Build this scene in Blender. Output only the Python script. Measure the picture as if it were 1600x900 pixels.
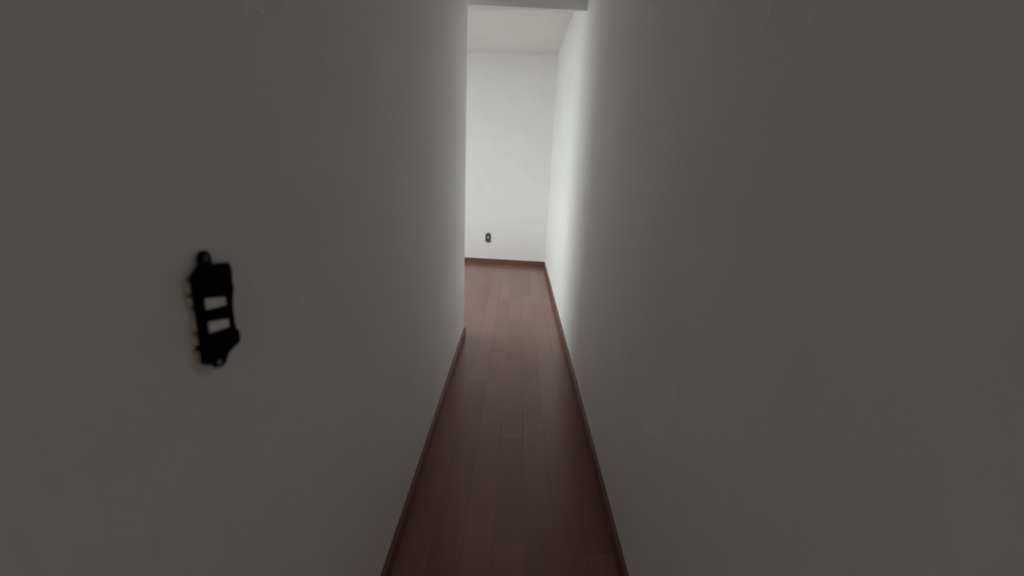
import bpy, bmesh, math, random
from mathutils import Matrix, Vector

for o in list(bpy.data.objects):
    bpy.data.objects.remove(o, do_unlink=True)
scene = bpy.context.scene
C = scene.collection
random.seed(7)

# ------------------------------------------------------------------ camera
cam_data = bpy.data.cameras.new('camera')
cam_data.sensor_fit = 'HORIZONTAL'
cam_data.sensor_width = 36.0
cam_data.lens = 678.7 / 1600.0 * 36.0
cam_data.clip_start = 0.02
cam_data.dof.use_dof = True          # the near switch is soft in the photograph, the far room sharp
cam_data.dof.focus_distance = 4.2
cam_data.dof.aperture_fstop = 2.4
cam = bpy.data.objects.new('camera', cam_data)
C.objects.link(cam)
cx, cy, cz = (0.999003, 0.014801, 0.042108), (-0.044553, 0.273758, 0.960766), (0.002693, -0.961685, 0.274144)
cam.matrix_world = Matrix(((cx[0], cy[0], cz[0], 0.0),
                           (cx[1], cy[1], cz[1], 0.0),
                           (cx[2], cy[2], cz[2], 1.3),
                           (0, 0, 0, 1)))
scene.camera = cam

# ------------------------------------------------------------------ light
world = bpy.data.worlds.new('overcast_sky')
scene.world = world
world.use_nodes = True
bg = world.node_tree.nodes['Background']
bg.inputs['Color'].default_value = (0.915, 1.0, 0.99, 1)
bg.inputs['Strength'].default_value = 4.0

vs = scene.view_settings
vs.view_transform = 'Standard'
vs.look = 'None'
vs.gamma = 1.0
vs.use_curve_mapping = False
vs.exposure = -0.14
scene.cycles.use_denoising = True
scene.cycles.max_bounces = 24
scene.cycles.diffuse_bounces = 20
scene.cycles.glossy_bounces = 6
scene.cycles.sample_clamp_indirect = 0.0

# ------------------------------------------------------------------ dimensions (metres)
XL, XR = -0.3697, 0.4065          # corridor walls
YE = 3.1526                       # where the left wall ends
YB = -1.20                        # corridor opens to a room behind
ZC = 2.5563                       # ceiling
FD, FS = 5.6746, -0.0631          # far wall, slightly out of square
XW = -2.35                        # wall with the window of the far room
T = 0.12
BH = 0.065                        # baseboard height
BT = 0.013
def far_y(x): return FD + FS * (x - XR)
BEAM_Z = 2.30
# window openings
YR = 1.70                         # near wall of the far room, behind the partition
W1 = dict(y0=2.05, y1=5.25, z0=0.45, z1=2.44)
W2 = dict(x0=-0.75, x1=0.75, z0=0.08, z1=1.50)
BX0, BX1, BY0 = -1.5, 1.5, -4.0   # room behind the camera

def portal(name, loc, rot, sx, sy):
    l = bpy.data.lights.new(name, 'AREA')
    l.shape = 'RECTANGLE'; l.size = sx; l.size_y = sy
    l.cycles.is_portal = True
    o = bpy.data.objects.new(name, l)
    o.location = loc; o.rotation_euler = rot
    C.objects.link(o)
    return o
portal('window_portal', (XW - T - 0.01, (W1['y0'] + W1['y1']) / 2, (W1['z0'] + W1['z1']) / 2),
       (0, -math.pi / 2, 0), W1['z1'] - W1['z0'], W1['y1'] - W1['y0'])
portal('window_portal', (0, BY0 - T - 0.01, (W2['z0'] + W2['z1']) / 2),
       (math.pi / 2, 0, 0), W2['x1'] - W2['x0'], W2['z1'] - W2['z0'])

# ------------------------------------------------------------------ materials
def mat(name):
    m = bpy.data.materials.new(name); m.use_nodes = True
    nt = m.node_tree
    return m, nt, nt.nodes['Principled BSDF']

def plaster(name, col):
    m, nt, b = mat(name)
    tc = nt.nodes.new('ShaderNodeTexCoord')
    n1 = nt.nodes.new('ShaderNodeTexNoise'); n1.inputs['Scale'].default_value = 3.0; n1.inputs['Detail'].default_value = 3
    n2 = nt.nodes.new('ShaderNodeTexNoise'); n2.inputs['Scale'].default_value = 85.0; n2.inputs['Detail'].default_value = 3
    n3 = nt.nodes.new('ShaderNodeTexNoise'); n3.inputs['Scale'].default_value = 38.0; n3.inputs['Detail'].default_value = 2
    mx = nt.nodes.new('ShaderNodeMix'); mx.data_type = 'RGBA'
    mx.inputs['A'].default_value = tuple(c * 0.95 for c in col) + (1,)
    mx.inputs['B'].default_value = tuple(min(1, c * 1.04) for c in col) + (1,)
    bp = nt.nodes.new('ShaderNodeBump'); bp.inputs['Strength'].default_value = 0.35; bp.inputs['Distance'].default_value = 0.0012
    bp2 = nt.nodes.new('ShaderNodeBump'); bp2.inputs['Strength'].default_value = 0.6; bp2.inputs['Distance'].default_value = 0.004
    L = nt.links.new
    for n in (n1, n2, n3): L(tc.outputs['Object'], n.inputs['Vector'])
    L(n1.outputs['Fac'], mx.inputs['Factor'])
    L(mx.outputs['Result'], b.inputs['Base Color'])
    L(n3.outputs['Fac'], bp2.inputs['Height'])
    L(n2.outputs['Fac'], bp.inputs['Height'])
    L(bp2.outputs['Normal'], bp.inputs['Normal'])
    L(bp.outputs['Normal'], b.inputs['Normal'])
    b.inputs['Roughness'].default_value = 0.75
    b.inputs['Specular IOR Level'].default_value = 0.25
    return m
M_WALL = plaster('white_wall_paint', (0.872, 0.868, 0.867))
M_CEIL = plaster('ceiling_paint', (0.86, 0.86, 0.85))

def wood(name, dark, light, rough, per_object=True):
    m, nt, b = mat(name)
    L = nt.links.new
    tc = nt.nodes.new('ShaderNodeTexCoord')
    oi = nt.nodes.new('ShaderNodeObjectInfo')
    add = nt.nodes.new('ShaderNodeVectorMath'); add.operation = 'MULTIPLY_ADD'
    cmb = nt.nodes.new('ShaderNodeCombineXYZ')
    mp = nt.nodes.new('ShaderNodeMapping'); mp.inputs['Scale'].default_value = (34, 2.2, 20)
    nz = nt.nodes.new('ShaderNodeTexNoise'); nz.inputs['Scale'].default_value = 1.0; nz.inputs['Detail'].default_value = 5; nz.inputs['Roughness'].default_value = 0.6
    nb = nt.nodes.new('ShaderNodeTexNoise'); nb.inputs['Scale'].default_value = 2.3; nb.inputs['Detail'].default_value = 2
    m1 = nt.nodes.new('ShaderNodeMath'); m1.operation = 'MULTIPLY_ADD'; m1.inputs[1].default_value = 0.52
    m2 = nt.nodes.new('ShaderNodeMath'); m2.operation = 'MULTIPLY_ADD'; m2.inputs[1].default_value = 0.38
    m3 = nt.nodes.new('ShaderNodeMath'); m3.operation = 'MULTIPLY'; m3.inputs[1].default_value = 0.22
    mx = nt.nodes.new('ShaderNodeMix'); mx.data_type = 'RGBA'
    mx.inputs['A'].default_value = dark + (1,); mx.inputs['B'].default_value = light + (1,)
    L(oi.outputs['Random'], cmb.inputs['X']); L(oi.outputs['Random'], cmb.inputs['Y'])
    add.inputs[1].default_value = (7, 31, 3)
    L(cmb.outputs['Vector'], add.inputs[0]); L(tc.outputs['Object'], add.inputs[2])
    L(add.outputs['Vector'], mp.inputs['Vector']); L(mp.outputs['Vector'], nz.inputs['Vector'])
    L(add.outputs['Vector'], nb.inputs['Vector'])
    L(nb.outputs['Fac'], m3.inputs[0])
    L(nz.outputs['Fac'], m1.inputs[0]); L(m3.outputs[0], m1.inputs[2])
    if per_object:
        L(oi.outputs['Random'], m2.inputs[0])
    else:
        m2.inputs[0].default_value = 0.5
    L(m1.outputs[0], m2.inputs[2])
    L(m2.outputs[0], mx.inputs['Factor'])
    L(mx.outputs['Result'], b.inputs['Base Color'])
    b.inputs['Roughness'].default_value = rough
    b.inputs['Specular IOR Level'].default_value = 0.5
    return m
M_PLANK = wood('reddish_laminate', (0.165, 0.071, 0.056), (0.280, 0.132, 0.104), 0.25)
M_SUB = wood('laminate_joint', (0.08, 0.042, 0.032), (0.12, 0.065, 0.052), 0.6, False)
M_BASE = wood('reddish_baseboard', (0.125, 0.056, 0.044), (0.19, 0.092, 0.073), 0.45, False)

def plain(name, col, rough=0.5, metal=0.0, noise=0.1, nscale=40):
    m, nt, b = mat(name)
    tc = nt.nodes.new('ShaderNodeTexCoord')
    nz = nt.nodes.new('ShaderNodeTexNoise'); nz.inputs['Scale'].default_value = nscale; nz.inputs['Detail'].default_value = 3
    mx = nt.nodes.new('ShaderNodeMix'); mx.data_type = 'RGBA'
    mx.inputs['A'].default_value = tuple(c * (1 - noise) for c in col) + (1,)
    mx.inputs['B'].default_value = tuple(min(1, c * (1 + noise)) for c in col) + (1,)
    nt.links.new(tc.outputs['Object'], nz.inputs['Vector'])
    nt.links.new(nz.outputs['Fac'], mx.inputs['Factor'])
    nt.links.new(mx.outputs['Result'], b.inputs['Base Color'])
    b.inputs['Roughness'].default_value = rough
    b.inputs['Metallic'].default_value = metal
    return m
M_BLACK = plain('black_bakelite', (0.003, 0.003, 0.0025), 0.85)
M_BLACK.node_tree.nodes['Principled BSDF'].inputs['Specular IOR Level'].default_value = 0.04
M_IVORY = plain('ivory_plastic', (0.82, 0.79, 0.68), 0.4)
M_BEIGE = plain('aged_beige_plastic', (0.38, 0.335, 0.25), 0.55, 0, 0.25, 120)
M_PINK = plain('copper_tinted_terminal', (0.38, 0.29, 0.24), 0.5, 0, 0.2, 120)
M_STEEL = plain('dull_steel', (0.28, 0.28, 0.27), 0.4, 1.0)
M_BRONZE = plain('grey_brown_bracket', (0.115, 0.090, 0.068), 0.55, 0, 0.25, 60)
M_DARKB = plain('dark_socket_brown', (0.07, 0.055, 0.042), 0.55, 0, 0.2, 60)
M_ALU = plain('white_window_frame', (0.7, 0.7, 0.7), 0.4)
M_GROUND = plain('outdoor_concrete', (0.25, 0.25, 0.24), 0.9, 0, 0.15, 0.6)

# ------------------------------------------------------------------ mesh helpers
def link(name, bm, m, parent=None, bevel=0.0, seg=2, smooth=False):
    me = bpy.data.meshes.new(name)
    bmesh.ops.recalc_face_normals(bm, faces=bm.faces)
    if bevel > 0:
        bmesh.ops.bevel(bm, geom=list(bm.edges), offset=bevel, segments=seg, affect='EDGES', clamp_overlap=True)
    bm.to_mesh(me); bm.free()
    if smooth:
        for p in me.polygons: p.use_smooth = True
    me.materials.append(m)
    o = bpy.data.objects.new(name, me)
    C.objects.link(o)
    if parent: o.parent = parent
    return o
def box(bm, x0, x1, y0, y1, z0, z1):
    v = [bm.verts.new(p) for p in ((x0,y0,z0),(x1,y0,z0),(x1,y1,z0),(x0,y1,z0),(x0,y0,z1),(x1,y0,z1),(x1,y1,z1),(x0,y1,z1))]
    for f in ((0,3,2,1),(4,5,6,7),(0,1,5,4),(1,2,6,5),(2,3,7,6),(3,0,4,7)):
        bm.faces.new([v[i] for i in f])
def slab(bm, pts, z0, z1):
    """prism over a plan polygon"""
    a = [bm.verts.new((x, y, z0)) for x, y in pts]
    b = [bm.verts.new((x, y, z1)) for x, y in pts]
    n = len(pts)
    bm.faces.new(a[::-1]); bm.faces.new(b)
    for i in range(n):
        bm.faces.new((a[i], a[(i+1) % n], b[(i+1) % n], b[i]))
def tag(o, label, cat, kind=None, group=None):
    o['label'] = label; o['category'] = cat
    if kind: o['kind'] = kind
    if group: o['group'] = group
    return o
def struct(name, bm, m, label, cat, **k):
    return tag(link(name, bm, m, **k), label, cat, 'structure')

# ------------------------------------------------------------------ setting: walls
B = bmesh.new
bm = B(); box(bm, XL - T, XL, YB, YE, 0, ZC)
struct('wall_left', bm, M_WALL, 'white corridor wall on the left carrying the black switch', 'wall')
bm = B(); slab(bm, [(XR, YB), (XR + T, YB), (XR + T, far_y(XR + T)), (XR, far_y(XR))], 0, ZC)
struct('wall_right', bm, M_WALL, 'long bare white wall along the right of the corridor', 'wall')
bm = B(); slab(bm, [(XW - T, far_y(XW - T)), (XR + T, far_y(XR + T)), (XR + T, far_y(XR + T) + T), (XW - T, far_y(XW - T) + T)], 0, ZC)
struct('wall_far', bm, M_WALL, 'bright white far wall with the small brown outlet', 'wall')
bm = B(); box(bm, XW, XL - T, YR - T, YR, 0, ZC)
struct('wall_near', bm, M_WALL, 'white near wall of the far room, round the corner', 'wall')
# window wall of the far room (opening to the left, out of view)
bm = B()
y0, y1 = YR - T, far_y(XW)
box(bm, XW - T, XW, y0, W1['y0'], 0, ZC); box(bm, XW - T, XW, W1['y1'], y1, 0, ZC)
box(bm, XW - T, XW, W1['y0'], W1['y1'], 0, W1['z0']); box(bm, XW - T, XW, W1['y0'], W1['y1'], W1['z1'], ZC)
struct('wall_window', bm, M_WALL, 'white window wall of the far room, out of view left', 'wall')
# room behind the camera
bm = B(); box(bm, BX0 - T, BX0, BY0 - T, YB + T, 0, ZC)
struct('wall_rear_left', bm, M_WALL, 'left wall of the room behind the camera', 'wall')
bm = B(); box(bm, BX1, BX1 + T, BY0 - T, YB + T, 0, ZC)
struct('wall_rear_right', bm, M_WALL, 'right wall of the room behind the camera', 'wall')
bm = B()
box(bm, BX0, XL - T, YB, YB + T, 0, ZC); box(bm, XR + T, BX1, YB, YB + T, 0, ZC)
struct('wall_rear_front', bm, M_WALL, 'wall either side of the corridor mouth behind the camera', 'wall')
bm = B()
box(bm, BX0, W2['x0'], BY0 - T, BY0, 0, ZC); box(bm, W2['x1'], BX1, BY0 - T, BY0, 0, ZC)
box(bm, W2['x0'], W2['x1'], BY0 - T, BY0, 0, W2['z0']); box(bm, W2['x0'], W2['x1'], BY0 - T, BY0, W2['z1'], ZC)
struct('wall_rear', bm, M_WALL, 'window wall of the room behind the camera', 'wall')

def window_frame(name, axis, a0, a1, z0, z1, d, label):
    e = bpy.data.objects.new(name, None); C.objects.link(e)
    tag(e, label, 'window', 'structure')
    w, t = 0.045, 0.03
    def bar(n, p0, p1, q0, q1):
        bm = B()
        if axis == 'y': box(bm, d - t, d + t, p0, p1, q0, q1)
        else: box(bm, p0, p1, d - t, d + t, q0, q1)
        link(n, bm, M_ALU, e)
    bar('jamb', a0, a0 + w, z0, z1); bar('jamb', a1 - w, a1, z0, z1)
    bar('sill', a0 + w, a1 - w, z0, z0 + w); bar('head', a0 + w, a1 - w, z1 - w, z1)
    m = (a0 + a1) / 2
    bar('mullion', m - w / 2, m + w / 2, z0 + w, z1 - w)
window_frame('window_1', 'y', W1['y0'], W1['y1'], W1['z0'], W1['z1'], XW - T / 2, 'white framed open window lighting the far room from the left')
window_frame('window_2', 'x', W2['x0'], W2['x1'], W2['z0'], W2['z1'], BY0 - T / 2, 'white framed open window in the room behind the camera')

# ceiling and the dropped beam at the end of the corridor
bm = B()
slab(bm, [(XW - T, YR - T), (XL - T, YR - T), (XL - T, YB), (BX0 - T, YB), (BX0 - T, BY0 - T), (BX1 + T, BY0 - T), (BX1 + T, YB), (XR + T, YB),
          (XR + T, far_y(XR + T) + T), (XW - T, far_y(XW - T) + T)], ZC, ZC + 0.1)
struct('ceiling', bm, M_CEIL, 'plain white ceiling over corridor and bright far room', 'ceiling')
bm = B(); slab(bm, [(XW, 3.225), (XR, 3.281), (XR, 3.296), (XL, 3.374), (XW, 3.54)], BEAM_Z, ZC)
struct('trim_1', bm, M_WALL, 'grey shaded beam dropped below the ceiling at the corridor end', 'beam')

# ------------------------------------------------------------------ setting: floor of laminate strips
plan = [(XW - T, YR - T), (XL - T, YR - T), (XL - T, YB), (BX0 - T, YB), (BX0 - T, BY0 - T), (BX1 + T, BY0 - T), (BX1 + T, YB), (XR + T, YB),
        (XR + T, far_y(XR + T) + T), (XW - T, far_y(XW - T) + T)]
bm = B(); slab(bm, plan, -0.12, -0.0035)
floor = struct('floor', bm, M_SUB, 'reddish brown laminate strip floor running down the corridor', 'floor')
PW = 0.109
def strip_mesh(x0, x1, y0, y1, y1b=None):
    """one plank, edges eased by a small chamfer; y1b = end at x1 where the end is cut askew"""
    y1b = y1 if y1b is None else y1b
    g, c = 0.00015, 0.0003
    bm = B()
    lo = [(x0+g, y0+g), (x1-g, y0+g), (x1-g, y1b-g), (x0+g, y1-g)]
    hi = [(x0+g+c, y0+g+c), (x1-g-c, y0+g+c), (x1-g-c, y1b-g-c), (x0+g+c, y1-g-c)]
    r = [[bm.verts.new((x, y, z)) for x, y in pts] for pts, z in ((lo, -0.0035), (lo, -c), (hi, 0.0))]
    bm.faces.new(r[0][::-1]); bm.faces.new(r[2])
    for k in (0, 1):
        for i in range(4):
            bm.faces.new((r[k][i], r[k][(i+1) % 4], r[k+1][(i+1) % 4], r[k+1][i]))
    return bm
row = 0
x = XR
while x > XW + 0.001:
    x1, x0 = x, max(x - PW, XW)
    if x0 - XW < 0.02: x0 = XW
    corridor = x1 > XL + 0.001
    start = YB if corridor else YR
    segs = []
    y = start - random.uniform(0.0, 0.5)
    while True:
        ln = random.uniform(0.45, 1.0)
        a, b = max(y, start), y + ln
        last = b > far_y(x0) - 0.15
        if b > start + 0.03:
            segs.append((a, b, last))
        y = b
        if last: break
    for a, b, last in segs:
        if corridor and x0 < XL and a < YE:      # row that meets the left wall
            if b > YE + 0.02:
                link('plank', strip_mesh(XL, x1, a, YE), M_PLANK, floor)
                link('plank', strip_mesh(x0, x1, YE, far_y(x0) if last else b, far_y(x1) if last else None), M_PLANK, floor)
            else:
                link('plank', strip_mesh(XL, x1, a, b), M_PLANK, floor)
            continue
        if last: link('plank', strip_mesh(x0, x1, a, far_y(x0), far_y(x1)), M_PLANK, floor)
        else: link('plank', strip_mesh(x0, x1, a, b), M_PLANK, floor)
    x = x0
    row += 1
# room behind the camera: one continuous run of the same laminate (never seen from the corridor)
bm = B(); box(bm, BX0, BX1, BY0, YB, -0.0035, 0.0)
link('plank_field', bm, M_PLANK, floor)

# ------------------------------------------------------------------ baseboards
def baseboard(name, pts, label, closed=False):
    """board with an eased top edge swept along a plan polyline; room lies to the left of travel"""
    bm = B()
    prof = [(0.0, 0.0), (BT, 0.0), (BT, BH - 0.006), (BT - 0.004, BH - 0.001), (BT - 0.007, BH), (0.0, BH)]
    rings = []
    n = len(pts)
    for i, p in enumerate(pts):
        p = Vector(p)
        d0 = (p - Vector(pts[i-1])).normalized() if i else None
        d1 = (Vector(pts[i+1]) - p).normalized() if i < n - 1 else None
        if d0 is None: d0 = d1
        if d1 is None: d1 = d0
        n0, n1 = Vector((-d0.y, d0.x)), Vector((-d1.y, d1.x))
        m = (n0 + n1); m = m / m.dot(n0) if m.length > 1e-6 else n0
        rings.append([bm.verts.new((p.x + m.x * a, p.y + m.y * a, z)) for a, z in prof])
    k = len(prof)
    for i in range(n - 1):
        for j in range(k):
            bm.faces.new((rings[i][j], rings[i][(j+1) % k], rings[i+1][(j+1) % k], rings[i+1][j]))
    bm.faces.new(rings[0]); bm.faces.new(rings[-1][::-1])
    return struct(name, bm, M_BASE, label, 'baseboard')
e = 0.0005
baseboard('baseboard_left', [(XL - T - e, YR), (XL - T - e, YE + e), (XL + e, YE + e), (XL + e, YB)], 'dark reddish baseboard along the left corridor wall, turning its end')
baseboard('baseboard_right', [(XR - e, YB), (XR - e, far_y(XR) - BT)], 'long reddish baseboard along the foot of the right wall')
baseboard('baseboard_far', [(XR - e, far_y(XR) - e), (XW + e, far_y(XW) - e)], 'short reddish baseboard below the brown outlet on the far wall')

# ------------------------------------------------------------------ ground outside the windows
bm = B(); slab(bm, [(-40, -40), (40, -40), (40, 40), (-40, 40)], -3.3, -3.0)
struct('ground', bm, M_GROUND, 'concrete ground outside the windows', 'ground')

# ------------------------------------------------------------------ wall plates
def prism_x(bm, pts, x0, x1, chamfer=0.0):
    """pts = (y, z) outline; extruded along x, x1 is the face that looks into the room"""
    n = len(pts)
    cy = sum(p[0] for p in pts) / n; cz_ = sum(p[1] for p in pts) / n
    rings = [[bm.verts.new((x0, y, z)) for y, z in pts]]
    if chamfer:
        rings.append([bm.verts.new((x1 - chamfer, y, z)) for y, z in pts])
        s = []
        for y, z in pts:
            v = Vector((y - cy, z - cz_)); v *= max(0.0, 1 - chamfer / max(v.length, 1e-6))
            s.append(bm.verts.new((x1, cy + v.x, cz_ + v.y)))
        rings.append(s)
    else:
        rings.append([bm.verts.new((x1, y, z)) for y, z in pts])
    bm.faces.new(rings[0][::-1]); bm.faces.new(rings[-1])
    for a, b in zip(rings, rings[1:]):
        for i in range(n):
            bm.faces.new((a[i], a[(i+1) % n], b[(i+1) % n], b[i]))
def disc(cy, cz_, r, n=20, ry=None):
    return [(cy + r * math.cos(2*math.pi*i/n), cz_ + (ry or r) * math.sin(2*math.pi*i/n)) for i in range(n)]
def rot_rect(cy, cz_, w, h, a, taper=0.0):
    c, s = math.cos(a), math.sin(a)
    out = []
    for u, v in ((-w/2, -h/2*(1+taper)), (w/2, -h/2), (w/2, h/2), (-w/2, h/2*(1+taper))):
        out.append((cy + u*c - v*s, cz_ + u*s + v*c))
    return out
mm = lambda pts: [(a / 1000, b / 1000) for a, b in pts]

# light switch without its cover: local origin on the wall face
SY, SZ = 0.500, 1.108
sw = bpy.data.objects.new('light_switch', None); C.objects.link(sw)
sw.location = (XL, SY, SZ)
tag(sw, 'black uncovered light switch with two ivory rockers on the left wall', 'light switch')
def loc(pts): return [(y - SY, z - SZ) for y, z in mm(pts)]
FRONT = 0.009
outline = loc([(485,1174),(470,1163),(466,1159),(465,1128),(464.5,1097),(463,1059),(470,1053),(480,1049),(483,1043),(494,1039),(501,1041),(508,1050),(521,1054),
               (531,1055),(535,1060),(535,1071),(530,1076),(529,1088),(530,1110),(533,1124),(536,1131),(535,1140),(536.5,1158),(533,1165),(522,1167),(506,1169)])
bm = B(); prism_x(bm, outline, 0.0045, FRONT, 0.0015)
link('bracket', bm, M_BLACK, sw)
lug = loc([(486,1168),(485,1176),(487,1183),(492,1187),(498,1187),(503,1183),(505,1176),(504,1168)])
bm = B(); prism_x(bm, lug, 0.003, FRONT - 0.001, 0.001)
mlug = link('mounting_lug', bm, M_BLACK, sw)
bm = B(); prism_x(bm, [(y, z) for y, z in disc(0.4935 - SY, 1.179 - SZ, 0.0042)], FRONT - 0.0015, FRONT + 0.0006, 0.0005)
s = link('screw', bm, M_DARKB, mlug)
bm = B(); prism_x(bm, loc([(470,1155),(470,1066),(526,1066),(526,1155)]), 0.0, 0.0046)
link('back_box', bm, M_BLACK, sw)
bm = B(); prism_x(bm, disc(0.4885 - SY, 1.0485 - SZ, 0.0038), FRONT - 0.001, FRONT + 0.0012, 0.0006)
s = link('screw', bm, M_STEEL, sw); s['label'] = 'small dull steel screw'
# raised yoke around the rockers
bm = B()
for pts in ([(474,1150),(474,1078),(478,1078),(478,1150)], [(517,1146),(517,1074),(521,1074),(521,1146)],
            [(478,1150),(478,1143),(517,1138),(517,1146)], [(478,1083),(478,1078),(517,1074),(517,1082)]):
    prism_x(bm, loc(pts), FRONT - 0.001, FRONT + 0.0015)
link('yoke', bm, M_BLACK, sw)
for (ry, rz, w, h) in ((0.4962, 1.1237, 0.0335, 0.0100), (0.4958, 1.0948, 0.0335, 0.0100)):
    bm = B()
    pts = rot_rect(ry - SY, rz - SZ, w, h, math.radians(-11), 0.30)
    prism_x(bm, pts, FRONT - 0.001, FRONT + 0.002, 0.0008)
    # rock the key: far side stands a little prouder so that it catches the light
    for v in bm.verts:
        if v.co.x > FRONT: v.co.x += 0.0018 * (v.co.z - (rz - SZ)) / (h / 2) * -0.4 + 0.0006
    r = link('rocker', bm, M_IVORY, sw); r['label'] = 'ivory rocker key'
for z0, z1, yb, m in ((1143.5, 1158, 461, M_BEIGE), (1128, 1140.5, 461.5, M_BEIGE), (1097, 1125, 464, M_PINK), (1082, 1094, 461.5, M_BEIGE), (1061, 1074, 460.5, M_PINK)):
    bm = B(); prism_x(bm, loc([(yb, z0), (472, z0), (472, z1), (yb, z1)]), 0.0002, 0.0062, 0.0008)
    link('terminal_block', bm, m, sw)
bm = B(); prism_x(bm, loc([(466,1060),(472,1060),(472,1158),(466,1158)]), 0.0, 0.0045)
link('side_rail', bm, M_BLACK, sw)

# power outlet bracket on the far wall, hexagonal, without its cover
OX, OZ = -0.3615, 0.3485
ou = bpy.data.objects.new('power_outlet', None); C.objects.link(ou)
ou.location = (OX, far_y(OX), OZ)
ou.rotation_euler = (0, 0, -math.pi / 2 + math.atan(FS))      # local +x looks into the room
tag(ou, 'small brown hexagonal uncovered power outlet low on the far wall', 'power outlet')
hexa = mm([(0, -70), (17, -60), (37, -44), (34, -36), (33, 30), (36, 48), (20, 55), (9, 60), (4, 70), (-4, 70), (-9, 60), (-20, 52), (-36, 52), (-35, 30), (-36, -30), (-39, -40), (-20, -59)])
hexa = [(y, z) for y, z in hexa]
bm = B(); prism_x(bm, hexa, 0.0, 0.009, 0.002)
link('bracket', bm, M_BRONZE, ou)
ring = disc(0, 0.002, 0.023, 24, 0.030)
bm = B(); prism_x(bm, ring, 0.008, 0.013, 0.0015)
sk = link('socket', bm, M_DARKB, ou)
bm = B(); prism_x(bm, disc(0, 0.004, 0.0085, 16, 0.016), 0.012, 0.0155, 0.001)
c = link('socket_core', bm, M_IVORY, sk); c['label'] = 'pale core of the socket'
for z in (0.053, -0.053):
    bm = B(); prism_x(bm, disc(0, z, 0.004, 12), 0.0085, 0.011, 0.0006)
    link('screw', bm, M_STEEL, ou)
